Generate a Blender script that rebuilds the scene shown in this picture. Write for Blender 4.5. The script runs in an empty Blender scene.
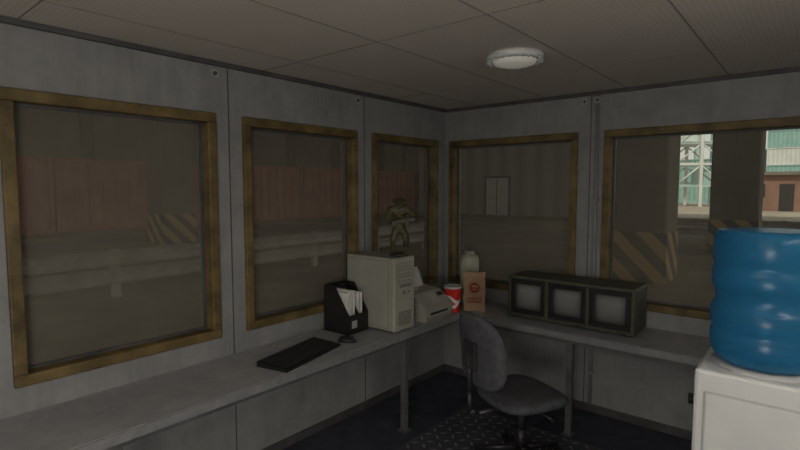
import bpy, bmesh, math, random
from mathutils import Vector, Matrix, Euler
random.seed(7)
S=bpy.context.scene
S.view_settings.view_transform='Standard'
S.view_settings.look='None'

# ---------------------------------------------------------------- materials
def newmat(name):
    m=bpy.data.materials.new(name); m.use_nodes=True
    nt=m.node_tree; nt.nodes.clear()
    o=nt.nodes.new('ShaderNodeOutputMaterial')
    return m,nt,o
def mat(name,col,rough=0.6,metal=0.0,col2=None,scale=6,detail=6,bump=0.0,bscale=None,lo=0.35,hi=0.65,spec=0.4,emis=0,stretch=None,trans=0):
    m,nt,o=newmat(name); N=nt.nodes; L=nt.links
    b=N.new('ShaderNodeBsdfPrincipled'); L.new(b.outputs[0],o.inputs[0])
    b.inputs['Base Color'].default_value=(*col,1); b.inputs['Roughness'].default_value=rough
    b.inputs['Metallic'].default_value=metal; b.inputs['Specular IOR Level'].default_value=spec
    if trans: b.inputs['Transmission Weight'].default_value=trans
    if emis:
        b.inputs['Emission Color'].default_value=(*col,1); b.inputs['Emission Strength'].default_value=emis
    tc=N.new('ShaderNodeTexCoord'); mp=N.new('ShaderNodeMapping'); L.new(tc.outputs['Object'],mp.inputs[0])
    if stretch: mp.inputs['Scale'].default_value=stretch
    if col2:
        n=N.new('ShaderNodeTexNoise'); n.inputs['Scale'].default_value=scale; n.inputs['Detail'].default_value=detail; n.inputs['Roughness'].default_value=0.62
        L.new(mp.outputs[0],n.inputs['Vector'])
        r=N.new('ShaderNodeValToRGB'); r.color_ramp.elements[0].position=lo; r.color_ramp.elements[1].position=hi
        r.color_ramp.elements[0].color=(*col,1); r.color_ramp.elements[1].color=(*col2,1)
        L.new(n.outputs['Fac'],r.inputs[0]); L.new(r.outputs[0],b.inputs['Base Color'])
    if bump:
        n2=N.new('ShaderNodeTexNoise'); n2.inputs['Scale'].default_value=bscale or scale*4; n2.inputs['Detail'].default_value=5
        L.new(mp.outputs[0],n2.inputs['Vector'])
        bp=N.new('ShaderNodeBump'); bp.inputs['Strength'].default_value=bump; bp.inputs['Distance'].default_value=0.01
        L.new(n2.outputs['Fac'],bp.inputs['Height']); L.new(bp.outputs[0],b.inputs['Normal'])
    return m

M={}
# painted metal wall with mottling, vertical drips and scuffs
m,nt,o=newmat('wall_painted_metal'); N=nt.nodes; L=nt.links; M['wall']=m
b=N.new('ShaderNodeBsdfPrincipled'); b.inputs['Roughness'].default_value=0.55; b.inputs['Specular IOR Level'].default_value=0.35; L.new(b.outputs[0],o.inputs[0])
tc=N.new('ShaderNodeTexCoord')
n1=N.new('ShaderNodeTexNoise'); n1.inputs['Scale'].default_value=3.2; n1.inputs['Detail'].default_value=10; n1.inputs['Roughness'].default_value=0.7; L.new(tc.outputs['Object'],n1.inputs[0])
r1=N.new('ShaderNodeValToRGB'); r1.color_ramp.elements[0].position=0.3; r1.color_ramp.elements[1].position=0.66
r1.color_ramp.elements[0].color=(0.20,0.203,0.208,1); r1.color_ramp.elements[1].color=(0.29,0.291,0.29,1); L.new(n1.outputs['Fac'],r1.inputs[0])
mp=N.new('ShaderNodeMapping'); mp.inputs['Scale'].default_value=(9,9,0.9); L.new(tc.outputs['Object'],mp.inputs[0])
n2=N.new('ShaderNodeTexNoise'); n2.inputs['Scale'].default_value=2.2; n2.inputs['Detail'].default_value=7; n2.inputs['Roughness'].default_value=0.65; L.new(mp.outputs[0],n2.inputs[0])
r2=N.new('ShaderNodeValToRGB'); r2.color_ramp.elements[0].position=0.28; r2.color_ramp.elements[1].position=0.55; r2.color_ramp.elements[0].color=(0.74,0.72,0.68,1); r2.color_ramp.elements[1].color=(1,1,1,1); L.new(n2.outputs['Fac'],r2.inputs[0])
mx=N.new('ShaderNodeMix'); mx.data_type='RGBA'; mx.blend_type='MULTIPLY'; mx.inputs[0].default_value=0.5; L.new(r1.outputs[0],mx.inputs[6]); L.new(r2.outputs[0],mx.inputs[7]); L.new(mx.outputs[2],b.inputs['Base Color'])
bp=N.new('ShaderNodeBump'); bp.inputs['Strength'].default_value=0.2; bp.inputs['Distance'].default_value=0.01; L.new(n1.outputs['Fac'],bp.inputs['Height']); L.new(bp.outputs[0],b.inputs['Normal'])

M['seam']=mat('seam_dark',(0.07,0.07,0.073),0.7)
M['seamc']=mat('seam_ceiling',(0.22,0.2,0.18),0.8)
M['trimdark']=mat('trim_dark',(0.05,0.05,0.055),0.5,col2=(0.09,0.09,0.09))
M['brass']=mat('window_frame_ochre',(0.05,0.034,0.012),0.55,col2=(0.19,0.135,0.05),scale=7,detail=9,bump=0.3,bscale=40,lo=0.3,hi=0.64)
M['desk']=mat('desk_laminate',(0.28,0.29,0.305),0.45,col2=(0.37,0.375,0.385),scale=9,bump=0.05)
M['deskedge']=mat('desk_edge_grey',(0.17,0.175,0.18),0.5,col2=(0.23,0.23,0.235),scale=20)
M['steel']=mat('steel_leg',(0.10,0.105,0.11),0.45,0.2,col2=(0.15,0.155,0.16),scale=8)
M['bolt']=mat('bolt_steel',(0.33,0.34,0.35),0.4,0.3,col2=(0.42,0.42,0.43),scale=30)
M['beige']=mat('beige_plastic',(0.29,0.29,0.245),0.5,col2=(0.35,0.35,0.30),scale=4)
M['beiged']=mat('beige_plastic_dark',(0.20,0.20,0.165),0.5,col2=(0.24,0.24,0.20),scale=5)
M['slot']=mat('slot_dark',(0.035,0.035,0.033),0.6)
M['black']=mat('black_plastic',(0.012,0.012,0.013),0.45,col2=(0.018,0.018,0.02),scale=15)
M['blackk']=mat('key_black',(0.025,0.025,0.028),0.45)
M['paper']=mat('paper_white',(0.62,0.62,0.60),0.8,col2=(0.7,0.7,0.68),scale=5)
M['olive']=mat('console_olive_metal',(0.052,0.058,0.04),0.5,0.0,col2=(0.078,0.085,0.06),scale=6,bump=0.06)
M['whitep']=mat('white_plastic',(0.50,0.51,0.50),0.4,col2=(0.58,0.59,0.58),scale=3)
M['whited']=mat('white_plastic_shade',(0.36,0.37,0.37),0.5,col2=(0.42,0.42,0.42),scale=4)
M['cupred']=mat('cup_red',(0.55,0.02,0.02),0.35,col2=(0.62,0.03,0.025),scale=4)
M['bag']=mat('kraft_paper',(0.30,0.195,0.12),0.85,col2=(0.38,0.26,0.165),scale=8,bump=0.5,bscale=25)
M['bagred']=mat('bag_print_red',(0.22,0.03,0.02),0.8,col2=(0.28,0.05,0.03))
M['fabric']=mat('chair_fabric',(0.045,0.047,0.055),0.95,col2=(0.11,0.112,0.124),scale=22,detail=10,bump=0.4,bscale=120,lo=0.25,hi=0.75)
M['chrome']=mat('chair_metal',(0.045,0.045,0.05),0.4,0.4,col2=(0.065,0.065,0.07))
M['fig']=mat('figurine_bronze_olive',(0.026,0.026,0.010),0.5,col2=(0.105,0.095,0.04),scale=22,bump=0.4,bscale=70)
M['figd']=mat('figurine_dark',(0.02,0.022,0.015),0.5,col2=(0.05,0.05,0.03),scale=20)
M['jug']=mat('jug_plastic',(0.36,0.36,0.28),0.4,col2=(0.44,0.44,0.35),scale=3)
M['concrete']=mat('concrete_pillar',(0.125,0.113,0.097),0.9,col2=(0.17,0.157,0.135),scale=0.8,bump=0.2,bscale=6)
M['road']=mat('road_ground',(0.22,0.196,0.16),0.95,col2=(0.38,0.335,0.27),scale=0.35,detail=9,bump=0.3,bscale=20)
M['galv']=mat('galvanised_rail',(0.30,0.285,0.26),0.6,0.1,col2=(0.40,0.38,0.35),scale=3)
M['cred']=mat('container_red',(0.26,0.088,0.065),0.6,col2=(0.37,0.14,0.10),scale=0.9)
M['cteal']=mat('container_teal_hazed',(0.24,0.44,0.41),0.6,col2=(0.32,0.53,0.49),scale=0.9)  # teal paled so the colour carries distance haze
M['cbrown']=mat('container_brown',(0.24,0.135,0.10),0.6,col2=(0.32,0.19,0.14),scale=0.9)
M['bldg']=mat('building_grey',(0.21,0.185,0.16),0.8,col2=(0.27,0.24,0.21),scale=0.5)
M['crane']=mat('crane_paint_hazed',(0.32,0.5,0.48),0.5,col2=(0.5,0.64,0.61),scale=0.5)  # paint colour lightened to imitate haze over the far yard
M['cranew']=mat('crane_paint_white',(0.62,0.66,0.64),0.5,col2=(0.75,0.78,0.76),scale=0.5)
M['doorw']=mat('warehouse_door_paint',(0.62,0.62,0.60),0.6,col2=(0.7,0.7,0.67),scale=1)

# ceiling panel material : fine ribbed acoustic boards
m,nt,o=newmat('ceiling_ribbed_board'); N=nt.nodes; L=nt.links; M['ceil']=m
b=N.new('ShaderNodeBsdfPrincipled'); b.inputs['Roughness'].default_value=0.85; L.new(b.outputs[0],o.inputs[0])
tc=N.new('ShaderNodeTexCoord'); w=N.new('ShaderNodeTexWave'); w.bands_direction='X'; w.inputs['Scale'].default_value=14; w.inputs['Distortion'].default_value=1.6; w.inputs['Detail'].default_value=2; w.inputs['Detail Scale'].default_value=1.5
n=N.new('ShaderNodeTexNoise'); n.inputs['Scale'].default_value=2.5; n.inputs['Detail'].default_value=8
L.new(tc.outputs['Object'],w.inputs[0]); L.new(tc.outputs['Object'],n.inputs[0])
vo=N.new('ShaderNodeTexWave'); vo.bands_direction='Y'; vo.inputs['Scale'].default_value=14; L.new(tc.outputs['Object'],vo.inputs[0])
ml=N.new('ShaderNodeMath'); ml.operation='MULTIPLY'; L.new(w.outputs['Fac'],ml.inputs[0]); L.new(vo.outputs['Fac'],ml.inputs[1])
r=N.new('ShaderNodeValToRGB'); r.color_ramp.elements[0].position=0.1; r.color_ramp.elements[1].position=0.75
r.color_ramp.elements[0].color=(0.54,0.495,0.435,1); r.color_ramp.elements[1].color=(0.41,0.37,0.32,1)
mx=N.new('ShaderNodeMix'); mx.data_type='FLOAT'; mx.inputs[0].default_value=0.5
L.new(ml.outputs[0],mx.inputs[2]); L.new(n.outputs['Fac'],mx.inputs[3]); L.new(mx.outputs[0],r.inputs[0]); L.new(r.outputs[0],b.inputs['Base Color'])

# dusty tinted glass
m,nt,o=newmat('dusty_tinted_glass'); N=nt.nodes; L=nt.links; M['glass']=m
tr=N.new('ShaderNodeBsdfTransparent'); tr.inputs[0].default_value=(0.76,0.73,0.66,1)
df=N.new('ShaderNodeBsdfDiffuse'); df.inputs[0].default_value=(0.37,0.34,0.275,1)
n=N.new('ShaderNodeTexNoise'); n.inputs['Scale'].default_value=3; n.inputs['Detail'].default_value=8
tc=N.new('ShaderNodeTexCoord'); L.new(tc.outputs['Object'],n.inputs[0])
mr=N.new('ShaderNodeMapRange'); mr.inputs['To Min'].default_value=0.22; mr.inputs['To Max'].default_value=0.35; L.new(n.outputs['Fac'],mr.inputs[0])
m1=N.new('ShaderNodeMixShader'); L.new(mr.outputs[0],m1.inputs[0]); L.new(tr.outputs[0],m1.inputs[1]); L.new(df.outputs[0],m1.inputs[2]); L.new(m1.outputs[0],o.inputs[0])

# water bottle
m,nt,o=newmat('blue_bottle_plastic'); N=nt.nodes; L=nt.links; M['bottle']=m
b=N.new('ShaderNodeBsdfPrincipled'); b.inputs['Base Color'].default_value=(0.03,0.20,0.38,1); b.inputs['Roughness'].default_value=0.25; b.inputs['Specular IOR Level'].default_value=0.45
tr=N.new('ShaderNodeBsdfTransparent'); tr.inputs[0].default_value=(0.32,0.68,0.88,1)
lw=N.new('ShaderNodeLayerWeight'); lw.inputs[0].default_value=0.35
mr=N.new('ShaderNodeMapRange'); mr.inputs['To Min'].default_value=0.40; mr.inputs['To Max'].default_value=0.82; L.new(lw.outputs['Facing'],mr.inputs[0])
mm=N.new('ShaderNodeMixShader'); L.new(mr.outputs[0],mm.inputs[0]); L.new(tr.outputs[0],mm.inputs[1]); L.new(b.outputs[0],mm.inputs[2]); L.new(mm.outputs[0],o.inputs[0])

# crt screen : dim grey, brighter middle painted into base colour and faint emission
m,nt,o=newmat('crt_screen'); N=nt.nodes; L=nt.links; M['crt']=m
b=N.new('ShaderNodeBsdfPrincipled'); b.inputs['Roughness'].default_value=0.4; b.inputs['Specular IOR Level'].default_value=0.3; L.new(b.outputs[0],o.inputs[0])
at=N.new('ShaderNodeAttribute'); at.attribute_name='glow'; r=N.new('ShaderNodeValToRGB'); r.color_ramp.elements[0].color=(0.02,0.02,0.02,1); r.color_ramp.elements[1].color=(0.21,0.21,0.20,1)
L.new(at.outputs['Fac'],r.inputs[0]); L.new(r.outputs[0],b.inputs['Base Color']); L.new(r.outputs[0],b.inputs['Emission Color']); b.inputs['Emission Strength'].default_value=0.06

# floor: dark rubber & tread plate
M['floor']=mat('floor_dark_rubber',(0.028,0.032,0.048),0.75,col2=(0.06,0.066,0.088),scale=9,detail=9,bump=0.4,bscale=60)
M['plate']=mat('tread_plate_dark',(0.045,0.048,0.06),0.45,0.0,col2=(0.078,0.081,0.095),scale=7)
M['tread']=mat('tread_bar',(0.30,0.305,0.325),0.4,0.0,col2=(0.40,0.40,0.42),scale=8)

# hazard stripes
def hazard():
    m,nt,o=newmat('hazard_stripes'); N=nt.nodes; L=nt.links
    b=N.new('ShaderNodeBsdfPrincipled'); b.inputs['Roughness'].default_value=0.8; L.new(b.outputs[0],o.inputs[0])
    tc=N.new('ShaderNodeTexCoord'); sp=N.new('ShaderNodeSeparateXYZ'); L.new(tc.outputs['Object'],sp.inputs[0])
    a=N.new('ShaderNodeMath'); a.operation='ADD'; L.new(sp.outputs[0],a.inputs[0]); L.new(sp.outputs[1],a.inputs[1])
    a2=N.new('ShaderNodeMath'); a2.operation='ADD'; L.new(a.outputs[0],a2.inputs[0]); L.new(sp.outputs[2],a2.inputs[1])
    mu=N.new('ShaderNodeMath'); mu.operation='MULTIPLY'; mu.inputs[1].default_value=1.7; L.new(a2.outputs[0],mu.inputs[0])
    fr=N.new('ShaderNodeMath'); fr.operation='FRACT'; L.new(mu.outputs[0],fr.inputs[0])
    r=N.new('ShaderNodeValToRGB'); r.color_ramp.interpolation='CONSTANT'; r.color_ramp.elements[0].color=(0.06,0.055,0.05,1); r.color_ramp.elements[1].position=0.5; r.color_ramp.elements[1].color=(0.34,0.24,0.10,1)
    L.new(fr.outputs[0],r.inputs[0]); L.new(r.outputs[0],b.inputs['Base Color']); return m
M['hazard']=hazard()
# corrugated warehouse
m,nt,o=newmat('corrugated_siding'); N=nt.nodes; L=nt.links; M['corr']=m
b=N.new('ShaderNodeBsdfPrincipled'); b.inputs['Roughness'].default_value=0.6; L.new(b.outputs[0],o.inputs[0])
tc=N.new('ShaderNodeTexCoord'); w=N.new('ShaderNodeTexWave'); w.bands_direction='DIAGONAL'; w.inputs['Scale'].default_value=0.5
mp=N.new('ShaderNodeMapping'); mp.inputs['Scale'].default_value=(1,1,0); L.new(tc.outputs['Object'],mp.inputs[0]); L.new(mp.outputs[0],w.inputs[0])
r=N.new('ShaderNodeValToRGB'); r.color_ramp.elements[0].color=(0.28,0.275,0.25,1); r.color_ramp.elements[1].color=(0.40,0.395,0.365,1)
L.new(w.outputs['Fac'],r.inputs[0]); L.new(r.outputs[0],b.inputs['Base Color'])
def emissive(name,col,s):
    m,nt,o=newmat(name); e=nt.nodes.new('ShaderNodeEmission'); e.inputs[0].default_value=(*col,1); e.inputs[1].default_value=s
    nt.links.new(e.outputs[0],o.inputs[0]); return m
M['tube']=emissive('fill_tube_glow',(1.0,0.94,0.84),28)  # glow of the added fill battens
M['opal']=mat('lamp_opal_diffuser',(0.62,0.60,0.53),0.3,col2=(0.7,0.68,0.61),scale=4,emis=0.15)

# ---------------------------------------------------------------- mesh builder
class B:
    def __init__(s): s.bm=bmesh.new(); s.mats=[]; s.gl=s.bm.verts.layers.float.new('glow')
    def mi(s,k):
        if k not in s.mats: s.mats.append(k)
        return s.mats.index(k)
    def _fin(s,verts,k,smooth=False,mtx=None):
        if mtx is not None: bmesh.ops.transform(s.bm,matrix=mtx,verts=verts)
        i=s.mi(k); fs=set(f for v in verts for f in v.link_faces)
        for f in fs: f.material_index=i; f.smooth=smooth
        return verts
    def box(s,a,b,k,bev=0.0,mtx=None,seg=2):
        a=Vector(a); b=Vector(b); c=(a+b)/2; d=b-a
        g=bmesh.ops.create_cube(s.bm,size=1.0,matrix=Matrix.Translation(c)@Matrix.Diagonal((abs(d.x),abs(d.y),abs(d.z),1)))
        vs=g['verts']
        if bev>0:
            es=list(set(e for v in vs for e in v.link_edges))
            r=bmesh.ops.bevel(s.bm,geom=es,offset=bev,segments=seg,affect='EDGES',profile=0.5)
            vs=list(set(list(r['verts'])+[v for v in vs if v.is_valid]))
            fs=set(f for v in vs for f in v.link_faces); vs=list(set(v for f in fs for v in f.verts))
        return s._fin(vs,k,False,mtx)
    def cyl(s,p0,p1,r0,k,r1=None,seg=24,smooth=True,mtx=None):
        p0=Vector(p0);p1=Vector(p1); r1=r0 if r1 is None else r1; d=p1-p0
        q=d.to_track_quat('Z','Y').to_matrix().to_4x4()
        g=bmesh.ops.create_cone(s.bm,cap_ends=True,segments=seg,radius1=r0,radius2=r1,depth=d.length,matrix=Matrix.Translation((p0+p1)/2)@q)
        vs=s._fin(g['verts'],k,smooth,mtx)
        for f in set(f for v in vs for f in v.link_faces):
            if len(f.verts)>4: f.smooth=False
        return vs
    def lathe(s,prof,k,seg=40,mtx=None,smooth=True,rf=None):
        rings=[]; allv=[]
        for (r,z) in prof:
            if r<1e-5: ring=[s.bm.verts.new((0,0,z))]
            else:
                ring=[]
                for j in range(seg):
                    a=2*math.pi*j/seg; rr=r*(rf(a,z) if rf else 1)
                    ring.append(s.bm.verts.new((rr*math.cos(a),rr*math.sin(a),z)))
            rings.append(ring); allv+=ring
        for A,Bq in zip(rings,rings[1:]):
            for j in range(seg):
                j2=(j+1)%seg
                if len(A)==1 and len(Bq)==1: continue
                if len(A)==1: s.bm.faces.new((A[0],Bq[j2],Bq[j]))
                elif len(Bq)==1: s.bm.faces.new((A[j],A[j2],Bq[0]))
                else: s.bm.faces.new((A[j],A[j2],Bq[j2],Bq[j]))
        return s._fin(allv,k,smooth,mtx)
    def poly(s,pts,k,ext=None,mtx=None,smooth=False):
        vs=[s.bm.verts.new(p) for p in pts]; f=s.bm.faces.new(vs)
        if ext is not None:
            r=bmesh.ops.extrude_face_region(s.bm,geom=[f]); nv=[g for g in r['geom'] if isinstance(g,bmesh.types.BMVert)]
            bmesh.ops.translate(s.bm,verts=nv,vec=ext); vs=vs+nv
        return s._fin(vs,k,smooth,mtx)
    def ball(s,c,r,k,seg=16,mtx=None,sc=(1,1,1)):
        g=bmesh.ops.create_uvsphere(s.bm,u_segments=seg,v_segments=max(6,seg//2),radius=r,matrix=Matrix.Translation(c)@Matrix.Diagonal((*sc,1)))
        return s._fin(g['verts'],k,True,mtx)
    def obj(s,name,loc=(0,0,0),rz=0.0,parent=None,recalc=True):
        if recalc: bmesh.ops.recalc_face_normals(s.bm,faces=s.bm.faces[:])
        me=bpy.data.meshes.new(name); s.bm.to_mesh(me); s.bm.free()
        for k in s.mats: me.materials.append(M[k])
        o=bpy.data.objects.new(name,me); S.collection.objects.link(o); o.location=loc; o.rotation_euler=(0,0,rz)
        if parent: o.parent=parent
        return o
def skin(name,verts,edges,radii,k,parent=None,sub=2,loc=(0,0,0),rz=0):
    me=bpy.data.meshes.new(name); me.from_pydata([Vector(v) for v in verts],edges,[]); o=bpy.data.objects.new(name,me); S.collection.objects.link(o)
    sk=o.modifiers.new('skin','SKIN'); sk.use_smooth_shade=True
    for i,r in enumerate(radii):
        rr=(r,r) if not isinstance(r,tuple) else r
        me.skin_vertices[0].data[i].radius=rr
    me.skin_vertices[0].data[0].use_root=True
    ss=o.modifiers.new('sub','SUBSURF'); ss.levels=sub; ss.render_levels=sub
    me.materials.append(M[k]); o.location=loc; o.rotation_euler=(0,0,rz)
    if parent: o.parent=parent
    return o

# ---------------------------------------------------------------- room shell
H=2.4; T=0.12; ZB=0.84; ZT=2.115; XE=3.7; YS=-5.0
LW=[(-3.23,-2.26),(-2.09,-1.14),(-0.98,-0.13)]
RW=[(0.05,1.21),(1.40,2.9)]
def wall_open(name,axis,lo,hi,opens,inner,outer):
    w=B(); a,b_=min(inner,outer),max(inner,outer)
    def bx(u0,u1,z0,z1):
        if u1-u0<1e-4: return
        if axis=='y': w.box((a,u0,z0),(b_,u1,z1),'wall')
        else: w.box((u0,a,z0),(u1,b_,z1),'wall')
    bx(lo,hi,0,ZB); bx(lo,hi,ZT,H)
    u=lo
    for (p,q) in opens: bx(u,p,ZB,ZT); u=q
    bx(u,hi,ZB,ZT)
    return w.obj(name)
wall_open('wall_west','y',YS,0,LW,0,-T)
wall_open('wall_north','x',-T,XE+T,RW,0,T)
w=B(); w.box((XE,YS,0),(XE+T,0,H),'wall'); w.obj('wall_east')
w=B(); w.box((-T,YS-T,0),(XE+T,YS,H),'wall'); w.obj('wall_south')
w=B(); w.box((-T,YS-T,-0.1),(XE+T,T,0),'floor'); w.obj('floor')
w=B(); w.box((-T,YS-T,H),(XE+T,T,H+0.12),'ceil'); w.obj('ceiling')
# ceiling seams
w=B()
for x in (0.35,0.95,1.55,2.15,2.75,3.35): w.box((x-0.003,YS,H-0.002),(x+0.003,0,H),'seamc')
for y in (-0.75,-1.95,-3.15,-4.35): w.box((0,y-0.003,H-0.002),(XE,y+0.003,H),'seamc')
w.obj('trim_ceiling_seams')
# ceiling perimeter trim
w=B(); w.box((0,YS,H-0.025),(0.03,0,H),'trimdark',0.004); w.box((0.03,-0.03,H-0.025),(XE,0,H),'trimdark',0.004); w.obj('trim_1')
w=B(); w.box((0,YS,0),(0.012,0,0.06),'trimdark',0.002); w.obj('baseboard_west')
w=B(); w.box((0.012,-0.012,0),(XE,0,0.06),'trimdark',0.002); w.obj('baseboard_north')
# panel seams, cover strips & bolts
w=B()
for y in (-2.175,-1.06): w.box((0,y-0.003,0.06),(0.003,y+0.003,H-0.025),'seam')
w.box((0,-0.012,0.75),(0.012,0,H-0.025),'wall')
for x in (1.30,): w.box((x-0.003,-0.003,0.06),(x+0.003,0,H-0.025),'seam')
w.obj('trim_panel_seams')
w=B()
for y in (-2.255,-1.13): 
    w.cyl((0,y,2.335),(0.006,y,2.335),0.024,'bolt'); w.cyl((0.006,y,2.335),(0.014,y,2.335),0.012,'seam',seg=6,smooth=False)
for x in (1.25,3.2):
    w.cyl((x,0,2.335),(x,-0.006,2.335),0.024,'bolt'); w.cyl((x,-0.006,2.335),(x,-0.014,2.335),0.012,'seam',seg=6,smooth=False)
w.obj('wall_bolt')
w=B(); w.cyl((1.355,-0.018,0.06),(1.355,-0.018,H-0.025),0.012,'wall',seg=12)
for z in (0.3,0.95,1.6): w.box((1.335,-0.032,z),(1.375,0,z+0.02),'wall',0.002)
w.cyl((1.355,-0.032,2.335),(1.355,-0.038,2.335),0.024,'bolt'); w.cyl((1.355,-0.038,2.335),(1.355,-0.046,2.335),0.012,'seam',seg=6,smooth=False)
w.obj('wall_conduit')
# windows
def window(i,axis,u0,u1):
    w=B(); fw_=0.052; d0,d1=-0.02,0.11
    def bx(a,b_,z0,z1,k,e0=d0,e1=d1,bev=0.006):
        if axis=='y': w.box((-e1,a,z0),(-e0,b_,z1),k,bev)
        else: w.box((a,e0,z0),(b_,e1,z1),k,bev)
    bx(u0,u1,ZB,ZB+fw_,'brass'); bx(u0,u1,ZT-fw_,ZT,'brass')
    bx(u0,u0+fw_,ZB+fw_,ZT-fw_,'brass'); bx(u1-fw_,u1,ZB+fw_,ZT-fw_,'brass')
    g=0.012
    a,b_,z0,z1=u0+fw_,u1-fw_,ZB+fw_,ZT-fw_
    for args in ((a,b_,z0,z0+g),(a,b_,z1-g,z1),(a,a+g,z0+g,z1-g),(b_-g,b_,z0+g,z1-g)): bx(*args,'trimdark',0.05,0.075,0)
    if axis=='y': w.poly([(-0.062,a,z0),(-0.062,b_,z0),(-0.062,b_,z1),(-0.062,a,z1)],'glass')
    else: w.poly([(a,0.062,z0),(b_,0.062,z0),(b_,0.062,z1),(a,0.062,z1)],'glass')
    w.obj('window_%d'%i)
for i,(a,b_) in enumerate(LW): window(i+1,'y',a,b_)
for i,(a,b_) in enumerate(RW): window(i+4,'x',a,b_)
# tread plate
w=B(); w.box((0.58,-4.2,0),(2.28,-0.52,0.006),'plate')
sp=0.075
for i in range(22):
    for j in range(25):
        x=0.625+i*sp; y=-0.56-j*sp
        a=math.radians(45 if (i+j)%2 else -45)
        c=Vector((x,y,0.0075)); d=Vector((math.cos(a),math.sin(a),0))*0.030; nrm=Vector((-math.sin(a),math.cos(a),0))*0.008
        w.poly([c-d,c-nrm,c+d,c+nrm],'tread')
w.obj('tread_plate_mat')

# ---------------------------------------------------------------- desk (L shaped)
DZ=0.72
w=B()
w.poly([(0.005,YS+0.4,DZ-0.03),(0.50,YS+0.4,DZ-0.03),(0.50,-0.56,DZ-0.03),(0.56,-0.50,DZ-0.03),(2.62,-0.50,DZ-0.03),(2.62,-0.005,DZ-0.03),(0.005,-0.005,DZ-0.03)],'desk',ext=(0,0,0.03))
w.box((0.5,YS+0.4,DZ-0.045),(0.512,-0.555,DZ-0.002),'deskedge',0.003)
w.box((0.565,-0.512,DZ-0.045),(2.62,-0.5,DZ-0.002),'deskedge',0.003)
w.box((0.44,YS+0.4,DZ-0.08),(0.47,-0.5,DZ-0.03),'steel'); w.box((0.47,-0.47,DZ-0.08),(2.6,-0.44,DZ-0.03),'steel')
w.box((0.012,YS+0.4,DZ-0.08),(0.04,-0.04,DZ-0.03),'steel'); w.box((0.04,-0.04,DZ-0.08),(2.6,-0.012,DZ-0.03),'steel')
for (x,y) in ((0.455,-1.14),(0.455,-3.0),(0.455,-4.5),(1.36,-0.455),(2.5,-0.455)):
    w.box((x-0.02,y-0.02,0.0),(x+0.02,y+0.02,DZ-0.03),'steel',0.003); w.box((x-0.035,y-0.035,0.0),(x+0.035,y+0.035,0.008),'steel')
w.box((0.06,-1.15,DZ-0.07),(0.44,-1.13,DZ-0.03),'steel'); w.box((1.35,-0.44,DZ-0.07),(1.37,-0.06,DZ-0.03),'steel')
w.obj('corner_desk')

# ---------------------------------------------------------------- keyboard
w=B()
w.poly([(-0.105,-0.255,0),(0.105,-0.255,0),(0.105,-0.255,0.014),(-0.105,-0.255,0.03)],'black',ext=(0,0.51,0))
rows=[-0.078,-0.045,-0.015,0.015,0.045,0.075]
for ri,x in enumerate(rows):
    zt=0.03-(x+0.105)/0.21*0.016
    y=-0.24
    ks=0.0285
    j=0
    while y<0.235:
        wd=ks
        if ri==5 and 5<=j<=5: wd=ks*5.5
        gap = 0.012 if (abs(y+0.24-12*ks)<ks*0.55 or abs(y+0.24-15.3*ks)<ks*0.5) else 0.0
        w.box((x-0.0125,y+0.0015,zt),(x+0.0125,min(y+wd-0.0015,0.243),zt+0.008),'blackk',0.002,seg=1)
        y+=wd+gap*0.6; j+=1
w.obj('keyboard',(0.335,-1.945,DZ),math.radians(13))
# mouse
w=B()
vs=w.ball((0,0,0),1,'black',24)
for v in vs:
    z=v.co.z; v.co=Vector((v.co.x*0.036,v.co.y*0.062,max(z,0)*0.038*(1-0.25*v.co.y)))
w.box((-0.001,0.012,0.030),(0.001,0.05,0.034),'blackk'); w.cyl((-0.004,0.03,0.029),(0.004,0.03,0.029),0.008,'blackk',seg=12)
w.obj('computer_mouse',(0.345,-1.58,DZ),math.radians(-60))

# ---------------------------------------------------------------- magazine file
w=B(); t=0.005
prof=[(0,0),(0.23,0),(0.23,0.13),(0.10,0.32),(0,0.32)]
for y in (0,0.095,0.19):
    w.poly([(x,y,z) for x,z in prof],'black',ext=(0,t,0))
w.box((0,0,0),(0.23,0.195,t),'black'); w.box((0,0,0),(t,0.195,0.32),'black'); w.box((0.23-t,0,0),(0.23,0.195,0.13),'black')
for y0 in (0.012,0.04,0.07,0.112,0.145):
    hh=0.285+random.uniform(-0.02,0.02)
    w.box((0.015,y0,0.006),(0.205,y0+0.018,hh),'paper',0.001,mtx=Matrix.Rotation(random.uniform(-0.01,0.01),4,'Y'))
w.box((0.23,0.03,0.04),(0.2315,0.08,0.09),'whited')
w.obj('magazine_file',(0.035,-1.50,DZ),math.radians(3))

# ---------------------------------------------------------------- pc tower
TY=-1.275
w=B(); D,W,Hh=0.45,0.215,0.51
w.box((0,0,0.012),(D-0.03,W,Hh),'beige',0.006)
w.box((D-0.03,-0.003,0.008),(D,W+0.003,Hh+0.003),'beige',0.012)
for x in (0.03,D-0.07):
    for y in (0.02,W-0.05): w.box((x,y,0),(x+0.04,y+0.03,0.013),'slot')
w.box((0.015,-0.0015,0.03),(D-0.05,0,Hh-0.02),'beiged'); w.box((0.02,-0.003,0.035),(D-0.055,-0.001,Hh-0.025),'beige')
z=Hh-0.035
for h,k in ((0.042,1),(0.042,0),(0.042,0)):
    w.box((D-0.001,0.022,z-h),(D+0.003,W-0.022,z),'beiged',0.001); w.box((D+0.003,0.026,z-h+0.006),(D+0.005,W-0.026,z-0.006),'beige',0.001)
    w.box((D+0.004,0.03,z-h*0.62),(D+0.006,W-0.05,z-h*0.56),'slot'); z-=h+0.006
w.box((D,0.05,z-0.026),(D+0.003,W-0.03,z),'beiged',0.001); w.box((D+0.003,0.06,z-0.015),(D+0.005,W-0.04,z-0.011),'slot'); z-=0.05
w.cyl((D,0.10,z-0.01),(D+0.008,0.10,z-0.01),0.014,'beiged'); w.box((D,0.14,z-0.014),(D+0.003,0.16,z-0.006),'slot')
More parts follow.
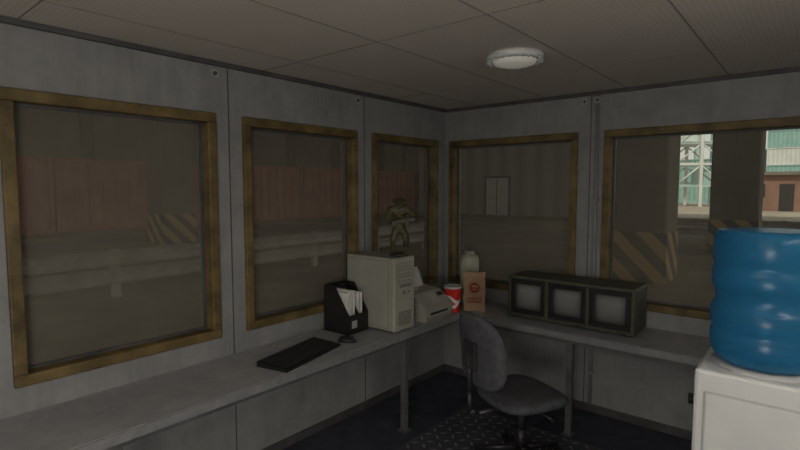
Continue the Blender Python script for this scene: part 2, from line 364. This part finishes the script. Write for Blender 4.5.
for i in range(7): w.box((D-0.001,0.04,0.05+i*0.014),(D+0.001,W-0.04,0.055+i*0.014),'slot')
w.obj('computer_tower',(0.03,TY,DZ))

# ---------------------------------------------------------------- figurine (on tower top)
fz=DZ+0.5135; fl=(0.41,-1.14,fz)
fig=bpy.data.objects.new('monster_figurine',None); S.collection.objects.link(fig); fig.location=fl; fig.rotation_euler=(0,0,math.radians(38)); fig.scale=(0.98,0.98,0.98)
w=B(); w.lathe([(0,0),(0.066,0),(0.066,0.012),(0.06,0.018),(0,0.018)],'figd',32); w.obj('base',parent=fig)
# hunched creature, one arm stretched out to its left holding a weapon
V=[(0,0.010,0.190),(0,0.005,0.238),(0,-0.003,0.29),(0,-0.012,0.325),(0.0,-0.03,0.342),
 (0.028,0.004,0.176),(0.050,-0.022,0.112),(0.044,0.014,0.055),(0.047,0.0,0.028),(0.052,-0.028,0.024),
 (-0.028,0.004,0.176),(-0.046,-0.018,0.108),(-0.045,0.018,0.052),(-0.045,0.002,0.028),(-0.05,-0.024,0.024),
 (0.058,-0.012,0.322),(0.098,-0.035,0.292),(0.128,-0.070,0.270),(0.148,-0.092,0.272),
 (-0.056,-0.012,0.322),(-0.086,-0.008,0.268),(-0.060,-0.052,0.238),(-0.02,-0.078,0.245)]
E=[(0,1),(1,2),(2,3),(3,4),(0,5),(5,6),(6,7),(7,8),(8,9),(0,10),(10,11),(11,12),(12,13),(13,14),(3,15),(15,16),(16,17),(17,18),(3,19),(19,20),(20,21),(21,22)]
R=[.034,.032,(.050,.040),(.040,.034),.022,.030,.026,.018,.015,.014,.030,.026,.018,.015,.014,.027,.022,.018,.014,.027,.022,.018,.014]
skin('body',V,E,R,'fig',fig)
w=B()
hq=Matrix.Translation((0,-0.025,-0.005))
w.ball((0,-0.022,0.372),0.032,'fig',20,sc=(0.95,1.1,0.95),mtx=hq); w.ball((0,-0.050,0.358),0.020,'fig',14,sc=(1,1.1,0.7),mtx=hq)
w.ball((0.012,-0.054,0.377),0.005,'figd',8,mtx=hq); w.ball((-0.012,-0.054,0.377),0.005,'figd',8,mtx=hq); w.box((-0.012,-0.074,0.350),(0.012,-0.068,0.354),'figd',mtx=hq)
for sx in (1,-1):
    w.cyl((sx*0.024,-0.01,0.378),(sx*0.050,0.008,0.396),0.011,'fig',0.003,seg=10,mtx=hq)
    w.ball((sx*0.056,-0.012,0.328),0.027,'fig',14,sc=(1.1,1,0.8))
    w.ball((sx*0.022,-0.034,0.300),0.021,'fig',14,sc=(1.1,0.7,0.8))
    w.ball((sx*0.039,-0.006,0.148),0.022,'fig',14,sc=(0.9,0.9,1.4))
for i in range(7):
    a=-0.9+i*0.3; w.cyl((0.024*math.sin(a),-0.005,0.382),(0.042*math.sin(a),0.030,0.394+0.012*math.cos(a)),0.013,'fig',0.003,seg=8,mtx=hq)
for i in range(6): w.cyl((0,0.030-0.004*i,0.22+i*0.022),(0,0.068-0.004*i,0.235+i*0.024),0.013,'fig',0.001,seg=8)
for sx in (1,-1):
    for j in range(4):
        hx,hy,hz=(0.148,-0.092,0.272) if sx==1 else (-0.02,-0.078,0.245)
        w.cyl((hx-0.009+j*0.006,hy-0.004,hz+0.008),(hx-0.009+j*0.006,hy-0.02,hz-0.006),0.004,'fig',0.003,seg=6)
w.obj('head',parent=fig)
w=B()
q=Matrix.Translation((0.075,-0.098,0.258))@Matrix.Rotation(math.radians(-8),4,'Y')
w.box((-0.10,-0.010,-0.013),(0.04,0.010,0.014),'figd',0.003,mtx=q); w.cyl((0.04,0,0),(0.09,0,0),0.009,'figd',mtx=q,seg=12); w.cyl((0.08,0,0),(0.10,0,0),0.013,'figd',mtx=q,seg=12)
w.box((-0.125,-0.008,-0.03),(-0.095,0.008,0.008),'figd',0.004,mtx=q); w.box((-0.03,-0.006,-0.045),(-0.012,0.006,-0.01),'figd',0.002,mtx=q)
w.obj('weapon',parent=fig)

# ---------------------------------------------------------------- fax machine
w=B()
w.poly([(-0.17,0,0),(0.17,0,0),(0.17,0,0.10),(0.05,0,0.19),(-0.13,0,0.21),(-0.17,0,0.18)],'beige',ext=(0,0.34,0))
w.box((-0.16,0.01,0.0),(0.175,0.33,0.03),'beiged',0.004)
an=math.atan2(0.09,0.12)
sl=Matrix.Translation((0.11,0,0.1465))@Matrix.Rotation(an,4,'Y')
for i in range(4):
    for j in range(3): w.box((-0.045+i*0.024,0.16+j*0.026,0.0),(-0.028+i*0.024,0.178+j*0.026,0.006),'whited',0.001,mtx=sl)
w.box((-0.045,0.25,0),(-0.01,0.32,0.003),'slot',mtx=sl)
w.box((0.168,0.06,0.045),(0.172,0.28,0.062),'slot')
w.box((-0.10,0.015,0.19),(-0.07,0.075,0.225),'beiged',0.008); w.box((0.0,0.015,0.17),(0.03,0.075,0.215),'beiged',0.008); w.box((-0.12,0.02,0.215),(0.05,0.07,0.24),'beige',0.010)
q=Matrix.Translation((-0.08,0,0.20))@Matrix.Rotation(math.radians(-22),4,'Y')
w.box((-0.006,0.10,0),(0.0,0.31,0.14),'beige',0.002,mtx=q); w.box((0.001,0.12,0),(0.003,0.29,0.16),'paper',mtx=q)
w.obj('fax_machine',(0.30,-0.915,DZ))

# ---------------------------------------------------------------- soda cup
w=B(); 
def rcup(z): return 0.047+0.017*z/0.18
w.lathe([(0,0),(0.045,0),(0.047,0.004),(0.064,0.18),(0.062,0.18),(0.046,0.01),(0,0.01)],'cupred',36)
w.lathe([(0.062,0.176),(0.068,0.176),(0.068,0.19),(0.062,0.193),(0.06,0.188),(0.02,0.19),(0,0.19)],'whitep',36)
for k in range(2):
    for i in range(18):
        a0=-2.4+i*0.14; a1=a0+0.14
        def zc(a): return 0.10+0.022*math.sin(a*2.2+k*1.3)-k*0.035
        th=0.010*math.sin((i+0.5)/18*math.pi)+0.003
        pts=[]
        for a,z in ((a0,zc(a0)-th),(a1,zc(a1)-th),(a1,zc(a1)+th),(a0,zc(a0)+th)):
            r_=rcup(z)+0.0012; pts.append((r_*math.cos(a),r_*math.sin(a),z))
        w.poly(pts,'paper')
w.obj('soda_cup',(0.42,-0.49,DZ),math.radians(20)).scale=(1.08,1.08,1.08)

# ---------------------------------------------------------------- paper bag
w=B(); 
nz=9; per=[(-1,-1),(-0.33,-1),(0.33,-1),(1,-1),(1,0),(1,1),(0.33,1),(-0.33,1),(-1,1),(-1,0)]
rings=[]
for j in range(nz+1):
    f_=j/nz; z=0.30*f_; wx=0.085; wy=0.05*(1-0.75*max(0,(f_-0.45)/0.55))
    ring=[]
    for i,(px,py) in enumerate(per):
        jit=0.004 if 0<j else 0
        fx=px*wx*( (0.8 if f_>0.4 else 0.92) if (px in(1,-1) and py==0) else 1)
        zz=z+(0.008 if (j==nz and i%2) else 0)
        ring.append(w.bm.verts.new((fx+random.uniform(-jit,jit),py*wy+random.uniform(-jit,jit),zz)))
    rings.append(ring)
for A,Bq in zip(rings,rings[1:]):
    for i in range(len(per)):
        i2=(i+1)%len(per); w.bm.faces.new((A[i],A[i2],Bq[i2],Bq[i]))
w.bm.faces.new(list(reversed(rings[0])))
w.mi('bag')
def decal(cx,cz,r,k,seg=18,sx=1,sz=1,a0=0,a1=2*math.pi,off=0.006):
    pts=[]
    for i in range(seg):
        a=a0+(a1-a0)*i/(seg-1 if a1-a0<6.2 else seg)
        x=cx+r*sx*math.cos(a); z=cz+r*sz*math.sin(a)
        f_=z/0.30; wy=0.05*(1-0.75*max(0,(f_-0.45)/0.55))
        pts.append((x,-wy-off,z))
    w.poly(pts,k)
decal(0,0.185,0.042,'bagred') 
decal(0,0.19,0.028,'bag',sx=1,sz=0.55,a0=0,a1=math.pi,off=0.0075)
decal(0,0.178,0.026,'bag',sx=1,sz=0.3,a0=math.pi,a1=2*math.pi,off=0.0075)
for i in range(6): decal(-0.05+i*0.02,0.10,0.009,'bagred',4,sx=0.8,sz=1.3)
w.box((-0.055,-0.0575,0.07),(0.055,-0.0565,0.08),'bagred')
w.obj('takeaway_bag',(0.52,-0.33,DZ),math.radians(32))

# ---------------------------------------------------------------- jug
w=B(); w.lathe([(0,0),(0.07,0),(0.08,0.01),(0.08,0.36),(0.074,0.395),(0.055,0.415),(0.04,0.42),(0.04,0.43),(0,0.43)],'jug',32)
w.cyl((0,0,0.43),(0,0,0.445),0.042,'whited')
hd=[(0.07,0,0.34),(0.115,0,0.34),(0.12,0,0.28),(0.115,0,0.2),(0.078,0,0.19)]
for a,b_ in zip(hd,hd[1:]): w.cyl(a,b_,0.010,'jug',seg=10)
w.obj('plastic_jug',(0.36,-0.15,DZ),math.radians(130))

# ---------------------------------------------------------------- three-screen CRT console
w=B(); X0,X1=0.0,0.905; Yb=0.31; HM=0.32
w.box((X0,0.02,0.012),(X1,Yb,HM),'olive',0.012)
bw=0.024
w.box((X0,0,0.01),(X1,0.022,0.038),'olive',0.006); w.box((X0,0,HM-0.024),(X1,0.022,HM+0.003),'olive',0.006)
for i in range(4):
    xc=bw/2+i*((X1-bw)/3); w.box((xc-bw/2,0,0.036),(xc+bw/2,0.022,HM-0.022),'olive',0.004)
for i in range(3):
    xa=bw+i*((X1-bw)/3)+0.001; xb=(i+1)*((X1-bw)/3)-0.001; za,zb=0.038,HM-0.025
    g=0.032
    for bx in (((xa,0.004,za),(xb,0.03,za+g)),((xa,0.004,zb-g),(xb,0.03,zb)),((xa,0.004,za+g),(xa+g,0.03,zb-g)),((xb-g,0.004,za+g),(xb,0.03,zb-g))): w.box(bx[0],bx[1],'black',0.004)
    n=12; grid=[]
    for r_ in range(n+1):
        row=[]
        for c in range(n+1):
            u=-1+2*c/n; v=-1+2*r_/n
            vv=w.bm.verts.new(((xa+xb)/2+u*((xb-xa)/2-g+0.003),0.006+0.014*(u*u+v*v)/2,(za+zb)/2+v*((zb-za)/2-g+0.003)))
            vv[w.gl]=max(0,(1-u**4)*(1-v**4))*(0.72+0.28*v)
            row.append(vv)
        grid.append(row)
    vs=[v for r_ in grid for v in r_]
    for r_ in range(n):
        for c in range(n): w.bm.faces.new((grid[r_][c],grid[r_][c+1],grid[r_+1][c+1],grid[r_+1][c]))
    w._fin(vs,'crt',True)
    for j in range(3): w.cyl((xb-0.03-j*0.02,-0.004,0.023),(xb-0.03-j*0.02,0.003,0.023),0.006,'black',seg=10)
for x in (0.04,X1-0.08):
    for y in (0.03,Yb-0.06): w.box((x,y,0),(x+0.04,y+0.03,0.013),'black')
for i in range(8): w.box((X1-0.0005,0.08+i*0.018,0.09),(X1+0.001,0.088+i*0.018,0.24),'slot')
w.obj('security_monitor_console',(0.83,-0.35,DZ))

# ---------------------------------------------------------------- chair
ch=bpy.data.objects.new('office_chair',None); S.collection.objects.link(ch); ch.location=(1.29,-1.04,0.009); ch.rotation_euler=(0,0,math.atan2(0.90,0.44)-math.pi/2)
def cushion(name,nx,ny,fn,k='fabric'):
    w=B(); seg=36; rings=[]
    lv=[(0.0,0.0),(0.55,0.0),(0.86,0.02),(0.97,0.2),(1.0,0.5),(0.97,0.8),(0.86,0.98),(0.55,1.03),(0.0,1.05)]
    for (r_,t_) in lv:
        if r_==0: rings.append([w.bm.verts.new(fn(0,0,t_))]); continue
        ring=[]
        for i in range(seg):
            a=2*math.pi*i/seg; c,s_=math.cos(a),math.sin(a); e=0.62
            ring.append(w.bm.verts.new(fn(r_*nx*math.copysign(abs(c)**e,c),r_*ny*math.copysign(abs(s_)**e,s_),t_)))
        rings.append(ring)
    for A,Bq in zip(rings,rings[1:]):
        for j in range(seg):
            j2=(j+1)%seg
            if len(A)==1: w.bm.faces.new((A[0],Bq[j2],Bq[j]))
            elif len(Bq)==1: w.bm.faces.new((A[j],A[j2],Bq[0]))
            else: w.bm.faces.new((A[j],A[j2],Bq[j2],Bq[j]))
    w._fin([v for r_ in rings for v in r_],k,True)
    o=w.obj(name,parent=ch); ss=o.modifiers.new('s','SUBSURF'); ss.levels=1; ss.render_levels=1
    return o
cushion('seat',0.245,0.24,lambda x,y,t:Vector((x,y,0.41+0.07*t-0.125*max(0,y-0.12)+0.15*x*x)))
cushion('backrest',0.225,0.22,lambda x,z,t:Vector((x*(1-0.1*max(0,z)/0.215),-0.355+0.06*t+0.9*x*x-0.12*z-0.4*z*z,0.765+z)))
w=B()
w.box((-0.10,-0.12,0.385),(0.10,0.12,0.412),'chrome',0.006)
pts=[(0,-0.10,0.39),(0,-0.31,0.385),(0,-0.365,0.41),(0,-0.37,0.52),(0,-0.37,0.74)]
for a,b_ in zip(pts,pts[1:]):
    w.cyl(a,b_,0.014,'chrome',seg=12); w.ball(b_,0.014,'chrome',10)
w.box((-0.06,-0.38,0.66),(0.06,-0.355,0.82),'chrome',0.004)
w.cyl((0,0,0.10),(0,0,0.24),0.034,'black'); w.cyl((0,0,0.24),(0,0,0.39),0.024,'chrome')
w.cyl((0.10,0.03,0.39),(0.24,0.03,0.38),0.007,'chrome',seg=10); w.ball((0.24,0.03,0.38),0.014,'black',10)
for i in range(5):
    a=2*math.pi*i/5+0.3; d=Vector((math.cos(a),math.sin(a),0))
    w.cyl(Vector((0,0,0.115)),d*0.28+Vector((0,0,0.08)),0.024,'black',0.015,seg=10)
    e=d*0.28; w.cyl(e+Vector((0,0,0.05)),e+Vector((0,0,0.09)),0.009,'chrome',seg=8)
    n_=Vector((-d.y,d.x,0))
    for s_ in (-1,1): w.cyl(e+n_*0.006*s_+Vector((0,0,0.028)),e+n_*0.026*s_+Vector((0,0,0.028)),0.028,'black',seg=16)
w.cyl((0,0,0.08),(0,0,0.13),0.045,'black')
w.obj('base_and_stem',parent=ch)

# ---------------------------------------------------------------- water cooler
wc=bpy.data.objects.new('water_cooler',None); S.collection.objects.link(wc); wc.location=(2.495,-1.665,0.0)
w=B(); a=0.18; CT=1.085
w.box((-a,-a,0.03),(a,a,CT),'whitep',0.012)
w.box((-a+0.03,-a-0.003,0.10),(a-0.03,-a+0.001,CT-0.07),'whited',0.003); w.box((-a+0.036,-a-0.006,0.106),(a-0.036,-a-0.001,CT-0.076),'whitep',0.004)
w.box((-a-0.004,-a+0.03,0.10),(-a+0.001,a-0.03,0.74),'whited',0.002)
w.box((-a-0.003,-a+0.04,0.80),(-a+0.001,a-0.04,1.04),'whited',0.002)
w.box((-a+0.01,-a+0.01,0),(a-0.01,a-0.01,0.035),'black')
for y,k in ((-0.06,'cupred'),(0.06,'black')):
    w.cyl((-a,y,0.94),(-a-0.03,y,0.94),0.011,'black',seg=12); w.cyl((-a-0.025,y,0.915),(-a-0.025,y,0.95),0.009,'black',seg=12)
w.lathe([(0.155,CT),(0.155,CT+0.008),(0.12,CT+0.012),(0.085,CT+0.006),(0.06,CT+0.002),(0,CT+0.002)],'whited',40)
w.obj('cabinet',parent=wc)
w=B()
pr=[(0.0,0.0),(0.03,0.0),(0.032,0.006),(0.11,0.008),(0.142,0.020),(0.157,0.042),(0.163,0.07),(0.163,0.105),(0.159,0.115),(0.159,0.125),(0.165,0.137),(0.165,0.185),(0.160,0.195),(0.153,0.207),(0.151,0.225),(0.153,0.243),(0.160,0.255),(0.165,0.268),(0.165,0.31),(0.159,0.322),(0.159,0.335),(0.165,0.347),(0.165,0.41),(0.161,0.430),(0.150,0.440),(0.12,0.443),(0.0,0.438)]
pr=[(r_,z_*1.06) for r_,z_ in pr]
w.lathe(pr,'bottle',64)
w.obj('water_bottle',(0,0,CT+0.002),parent=wc)

# ---------------------------------------------------------------- ceiling lamp, then added fill lights
w=B(); w.lathe([(0,0),(0.15,0),(0.15,-0.02),(0.143,-0.032),(0.128,-0.036),(0.12,-0.03),(0.115,-0.03)],'whitep',48)
w.lathe([(0.118,-0.028),(0.105,-0.045),(0.07,-0.056),(0,-0.06)],'opal',48)
for i in range(24):
    a_=i*math.pi/12; w.box((0.121,-0.002,-0.038),(0.147,0.002,-0.030),'whited',mtx=Matrix.Rotation(a_,4,'Z'))
w.obj('ceiling_lamp',(1.345,-1.305,H))
def fill_batten(name,loc,rz):  # unseen battens out of frame, added to brighten the room
    w=B(); w.box((-0.62,-0.06,0.12),(0.62,0.06,0.17),'whitep',0.005)
    for y in (-0.035,0.035):
        w.cyl((-0.58,y,0.06),(0.58,y,0.06),0.018,'tube',seg=16)
        for x in (-0.6,0.6): w.box((x-0.02,y-0.015,0.04),(x+0.02,y+0.015,0.12),'whitep')
    for x in (-0.4,0.4): w.cyl((x,0,0.17),(x,0,0.445),0.006,'steel',seg=8)
    return w.obj(name,loc,rz)
fill_batten('added_fill_batten',(2.0,-4.3,H-0.45),0)
fill_batten('added_fill_batten.001',(3.35,-2.6,H-0.45),math.pi/2)
pl=bpy.data.lights.new('fill_light','POINT'); pl.energy=60; pl.shadow_soft_size=0.35; pl.color=(1,0.94,0.85)  # unseen fill behind the camera, added to lift ceiling and walls
po=bpy.data.objects.new('fill_light',pl); S.collection.objects.link(po); po.location=(2.7,-4.45,0.95)

# ---------------------------------------------------------------- outside
w=B(); w.box((-120,-60,-0.3),(120,260,-0.1),'road'); w.obj('ground')
w=B(); w.box((-45,-30,8.0),(16,30,9.0),'concrete')
for x in (-29,-15,0,12): w.box((x-0.6,-30,7.3),(x+0.6,30,8.0),'concrete')
w.obj('overpass_deck')
def pillar(name,x,y,s):
    w=B(); w.box((-s/2,-s/2,-0.1),(s/2,s/2,7.3),'concrete',0.05); e=s/2+0.012
    w.box((-e,-e,-0.1),(e,e,0.85),'hazard',0.0); return w.obj(name,(x,y,0))
pillar('concrete_pillar',-13.9,4.1,1.1)
pillar('concrete_pillar.001',0.0,7.0,0.95)
pillar('concrete_pillar.002',0.9,12.6,1.1)
def guardrail(name,p0,p1):
    p0=Vector(p0);p1=Vector(p1); d=p1-p0; Ln=d.length; w=B()
    for zc in (0.55,0.25):
        prof=[(0,zc-0.13),(0.06,zc-0.09),(0.0,zc),(0.06,zc+0.09),(0,zc+0.13)]
        for (a,z1),(b_,z2) in zip(prof,prof[1:]): w.poly([(0,a,z1),(Ln,a,z1),(Ln,b_,z2),(0,b_,z2)],'galv')
    n=int(Ln/2)
    for i in range(n+1): w.box((i*Ln/n-0.06,-0.12,-0.1),(i*Ln/n+0.06,0.0,0.7),'galv')
    w.obj(name,p0,math.atan2(d.y,d.x),recalc=False)
guardrail('guardrail',(-6.2,8,0),(-6.2,-9,0))
guardrail('guardrail.001',(14,15.5,0),(-2.2,15.5,0))
def container(name,x,y,z,k,rz=0,L_=6.06,H_=2.6):
    w=B(); W_=2.4
    w.box((-W_/2+0.05,-L_/2+0.05,0.1),(W_/2-0.05,L_/2-0.05,H_-0.05),k)
    n=44
    for sx in (-1,1):
        pts=[]
        for i in range(n+1):
            yy=-L_/2+0.12+(L_-0.24)*i/n; pts.append((sx*(W_/2-(0.0 if (i//2)%2 else 0.045)),yy))
        for (a,y1),(b_,y2) in zip(pts,pts[1:]): w.poly([(a,y1,0.15),(b_,y2,0.15),(b_,y2,H_-0.12),(a,y1,H_-0.12)],k)
        for z0,z1 in ((0,0.16),(H_-0.13,H_)): w.box((sx*W_/2-0.06,-L_/2,z0),(sx*W_/2+0.02,L_/2,z1),k)
    for sy in (-1,1):
        for sx in (-1,1): w.box((sx*W_/2-0.08,sy*L_/2-0.08,0),(sx*W_/2+0.02*1,sy*L_/2+0.08,H_),k)
        for i in range(4): w.cyl((-0.8+i*0.53,sy*L_/2+0.03,0.1),(-0.8+i*0.53,sy*L_/2+0.03,H_-0.1),0.02,'galv',seg=8)
    return w.obj(name,(x,y,z-0.1),rz,recalc=False)
cont=0
def addc(x,y,z,k,rz=0,**kw):
    global cont
    container('shipping_container' if cont==0 else 'shipping_container.%03d'%cont,x,y,z,k,rz,**kw); cont+=1
for i in range(7): addc(-22.0,-13+i*6.3,0,'cred',H_=3.0)
addc(-15,66,0,'cteal',math.pi/2); addc(-8.6,66,0,'cteal',math.pi/2); addc(-8.6,66,2.62,'cteal' ,math.pi/2); addc(-2,66,0,'cbrown',math.pi/2)
addc(9,52,0,'cbrown',math.pi/2)
for i in range(4):
    for lv in range(4 if i%2 else 3): addc(-7+i*6.4,92,lv*2.62,'cteal' if (i+lv)%3 else 'cranew',math.pi/2)
w=B(); w.box((-46,-30,-0.1),(-31,30,7.2),'bldg')
for i in range(12): w.box((-31.02,-28+i*5,-0.1),(-30.6,-27.4+i*5,7.2),'concrete')
w.obj('storage_building')
w=B(); w.box((-46,31,-0.1),(-21,38,14),'bldg'); 
for i in range(9): w.box((-45+i*2.7,30.8,-0.1),(-44.5+i*2.7,31,14),'concrete')
w.obj('storage_building.001')
w=B(); w.box((-20.4,26,-0.1),(-5.4,30,7.2),'corr')
w.box((-14.6,25.9,-0.1),(-13.0,26,2.35),'doorw'); w.box((-13.82,25.88,-0.1),(-13.78,25.9,2.3),'slot'); w.box((-14.75,25.93,-0.1),(-14.6,26,2.5),'steel'); w.box((-13.0,25.93,-0.1),(-12.85,26,2.5),'steel'); w.box((-14.75,25.93,2.35),(-12.85,26,2.5),'steel')
w.box((-20.4,25.85,4.4),(-5.4,26,4.6),'bldg')
w.obj('warehouse')
# small brown yard office seen past the pillars
w=B(); w.box((-2.2,-1.5,-0.1),(2.2,1.5,2.7),'cbrown'); w.box((-2.5,-1.8,2.7),(2.5,1.8,2.95),'bldg'); w.box((-1.6,-1.53,1.0),(-0.3,-1.5,2.0),'slot'); w.box((0.6,-1.53,-0.1),(1.5,-1.5,2.0),'slot'); w.box((-1.9,-1.1,2.95),(-0.8,0,3.7),'bldg')
w.obj('yard_office',(-0.3,46,0))
# dockside loading gantry (lattice)
w=B()
for x in (-2.4,0.0,2.4):
    for y in (-2,2): w.box((x-0.14,y-0.14,-0.1),(x+0.14,y+0.14,13),'crane' if x else 'cranew')
for lv in range(6):
    z=1.8+lv*2.1
    for y in (-2,2): w.box((-2.6,y-0.1,z),(2.6,y+0.1,z+0.22),'cranew' if lv%2 else 'crane')
    for x in (-2.4,2.4): w.box((x-0.1,-2,z),(x+0.1,2,z+0.2),'crane')
    for y in (-2,2):
        w.cyl((-2.4,y,z),(0,y,z+2.1),0.07,'cranew',seg=6); w.cyl((2.4,y,z),(0,y,z+2.1),0.07,'cranew',seg=6)
w.box((-2.6,-2.1,5.95),(2.6,2.1,6.1),'cranew'); w.box((-2.0,-1.6,6.1),(-0.3,1.6,8.0),'cranew'); w.box((0.4,-1.6,2.0),(2.2,1.6,3.6),'crane')
w.obj('loading_gantry',(-7.2,54,0),0.5)
# gantry crane
w=B()
for x in (-9,9):
    for y in (-5,5):
        w.box((x-0.6,y-0.6,-0.1),(x+0.6,y+0.6,30),'crane')
    w.box((x-0.5,-5,12),(x+0.5,5,13),'crane'); w.box((x-0.5,-5,3),(x+0.5,5,4),'crane')
    for z in (4,13,21): w.cyl((x,-5,z),(x,5,z+8),0.25,'crane',seg=8)
w.box((-22,-5.5,29),(22,-4.3,31),'crane'); w.box((-22,4.3,29),(22,5.5,31),'crane')
w.box((-9,-5.4,14),(9,-4.6,15),'crane'); w.box((-3,-3,26),(1,1,28.9),'whitep')
w.obj('gantry_crane',(-24,104,0),0.2)

# ---------------------------------------------------------------- light
sun=bpy.data.lights.new('sun','SUN'); sun.energy=3.2; sun.angle=0.01; sun.color=(1,0.94,0.83)
so=bpy.data.objects.new('sun',sun); S.collection.objects.link(so); so.rotation_euler=Euler((math.radians(38),0,math.radians(35)))
wd=bpy.data.worlds.new('sky'); S.world=wd; wd.use_nodes=True; nt=wd.node_tree; bg=nt.nodes['Background']
bg.inputs[0].default_value=(0.82,0.87,0.84,1); bg.inputs[1].default_value=1.1

# ---------------------------------------------------------------- camera
p=math.atan(37/500); yaw=math.atan(419/500*math.cos(p))
fwd=Vector((-math.sin(yaw)*math.cos(p), math.cos(yaw)*math.cos(p), -math.sin(p)))
rt=Vector((math.cos(yaw), math.sin(yaw),0)); up=rt.cross(fwd)
cam=bpy.data.cameras.new('camera'); cam.sensor_width=36; cam.lens=22.5; cam.clip_start=0.05; cam.clip_end=500
co=bpy.data.objects.new('camera',cam); S.collection.objects.link(co)
mt=Matrix((rt,up,-fwd)).transposed().to_4x4(); mt.translation=Vector((2.613,-3.77,1.699)); co.matrix_world=mt
S.camera=co
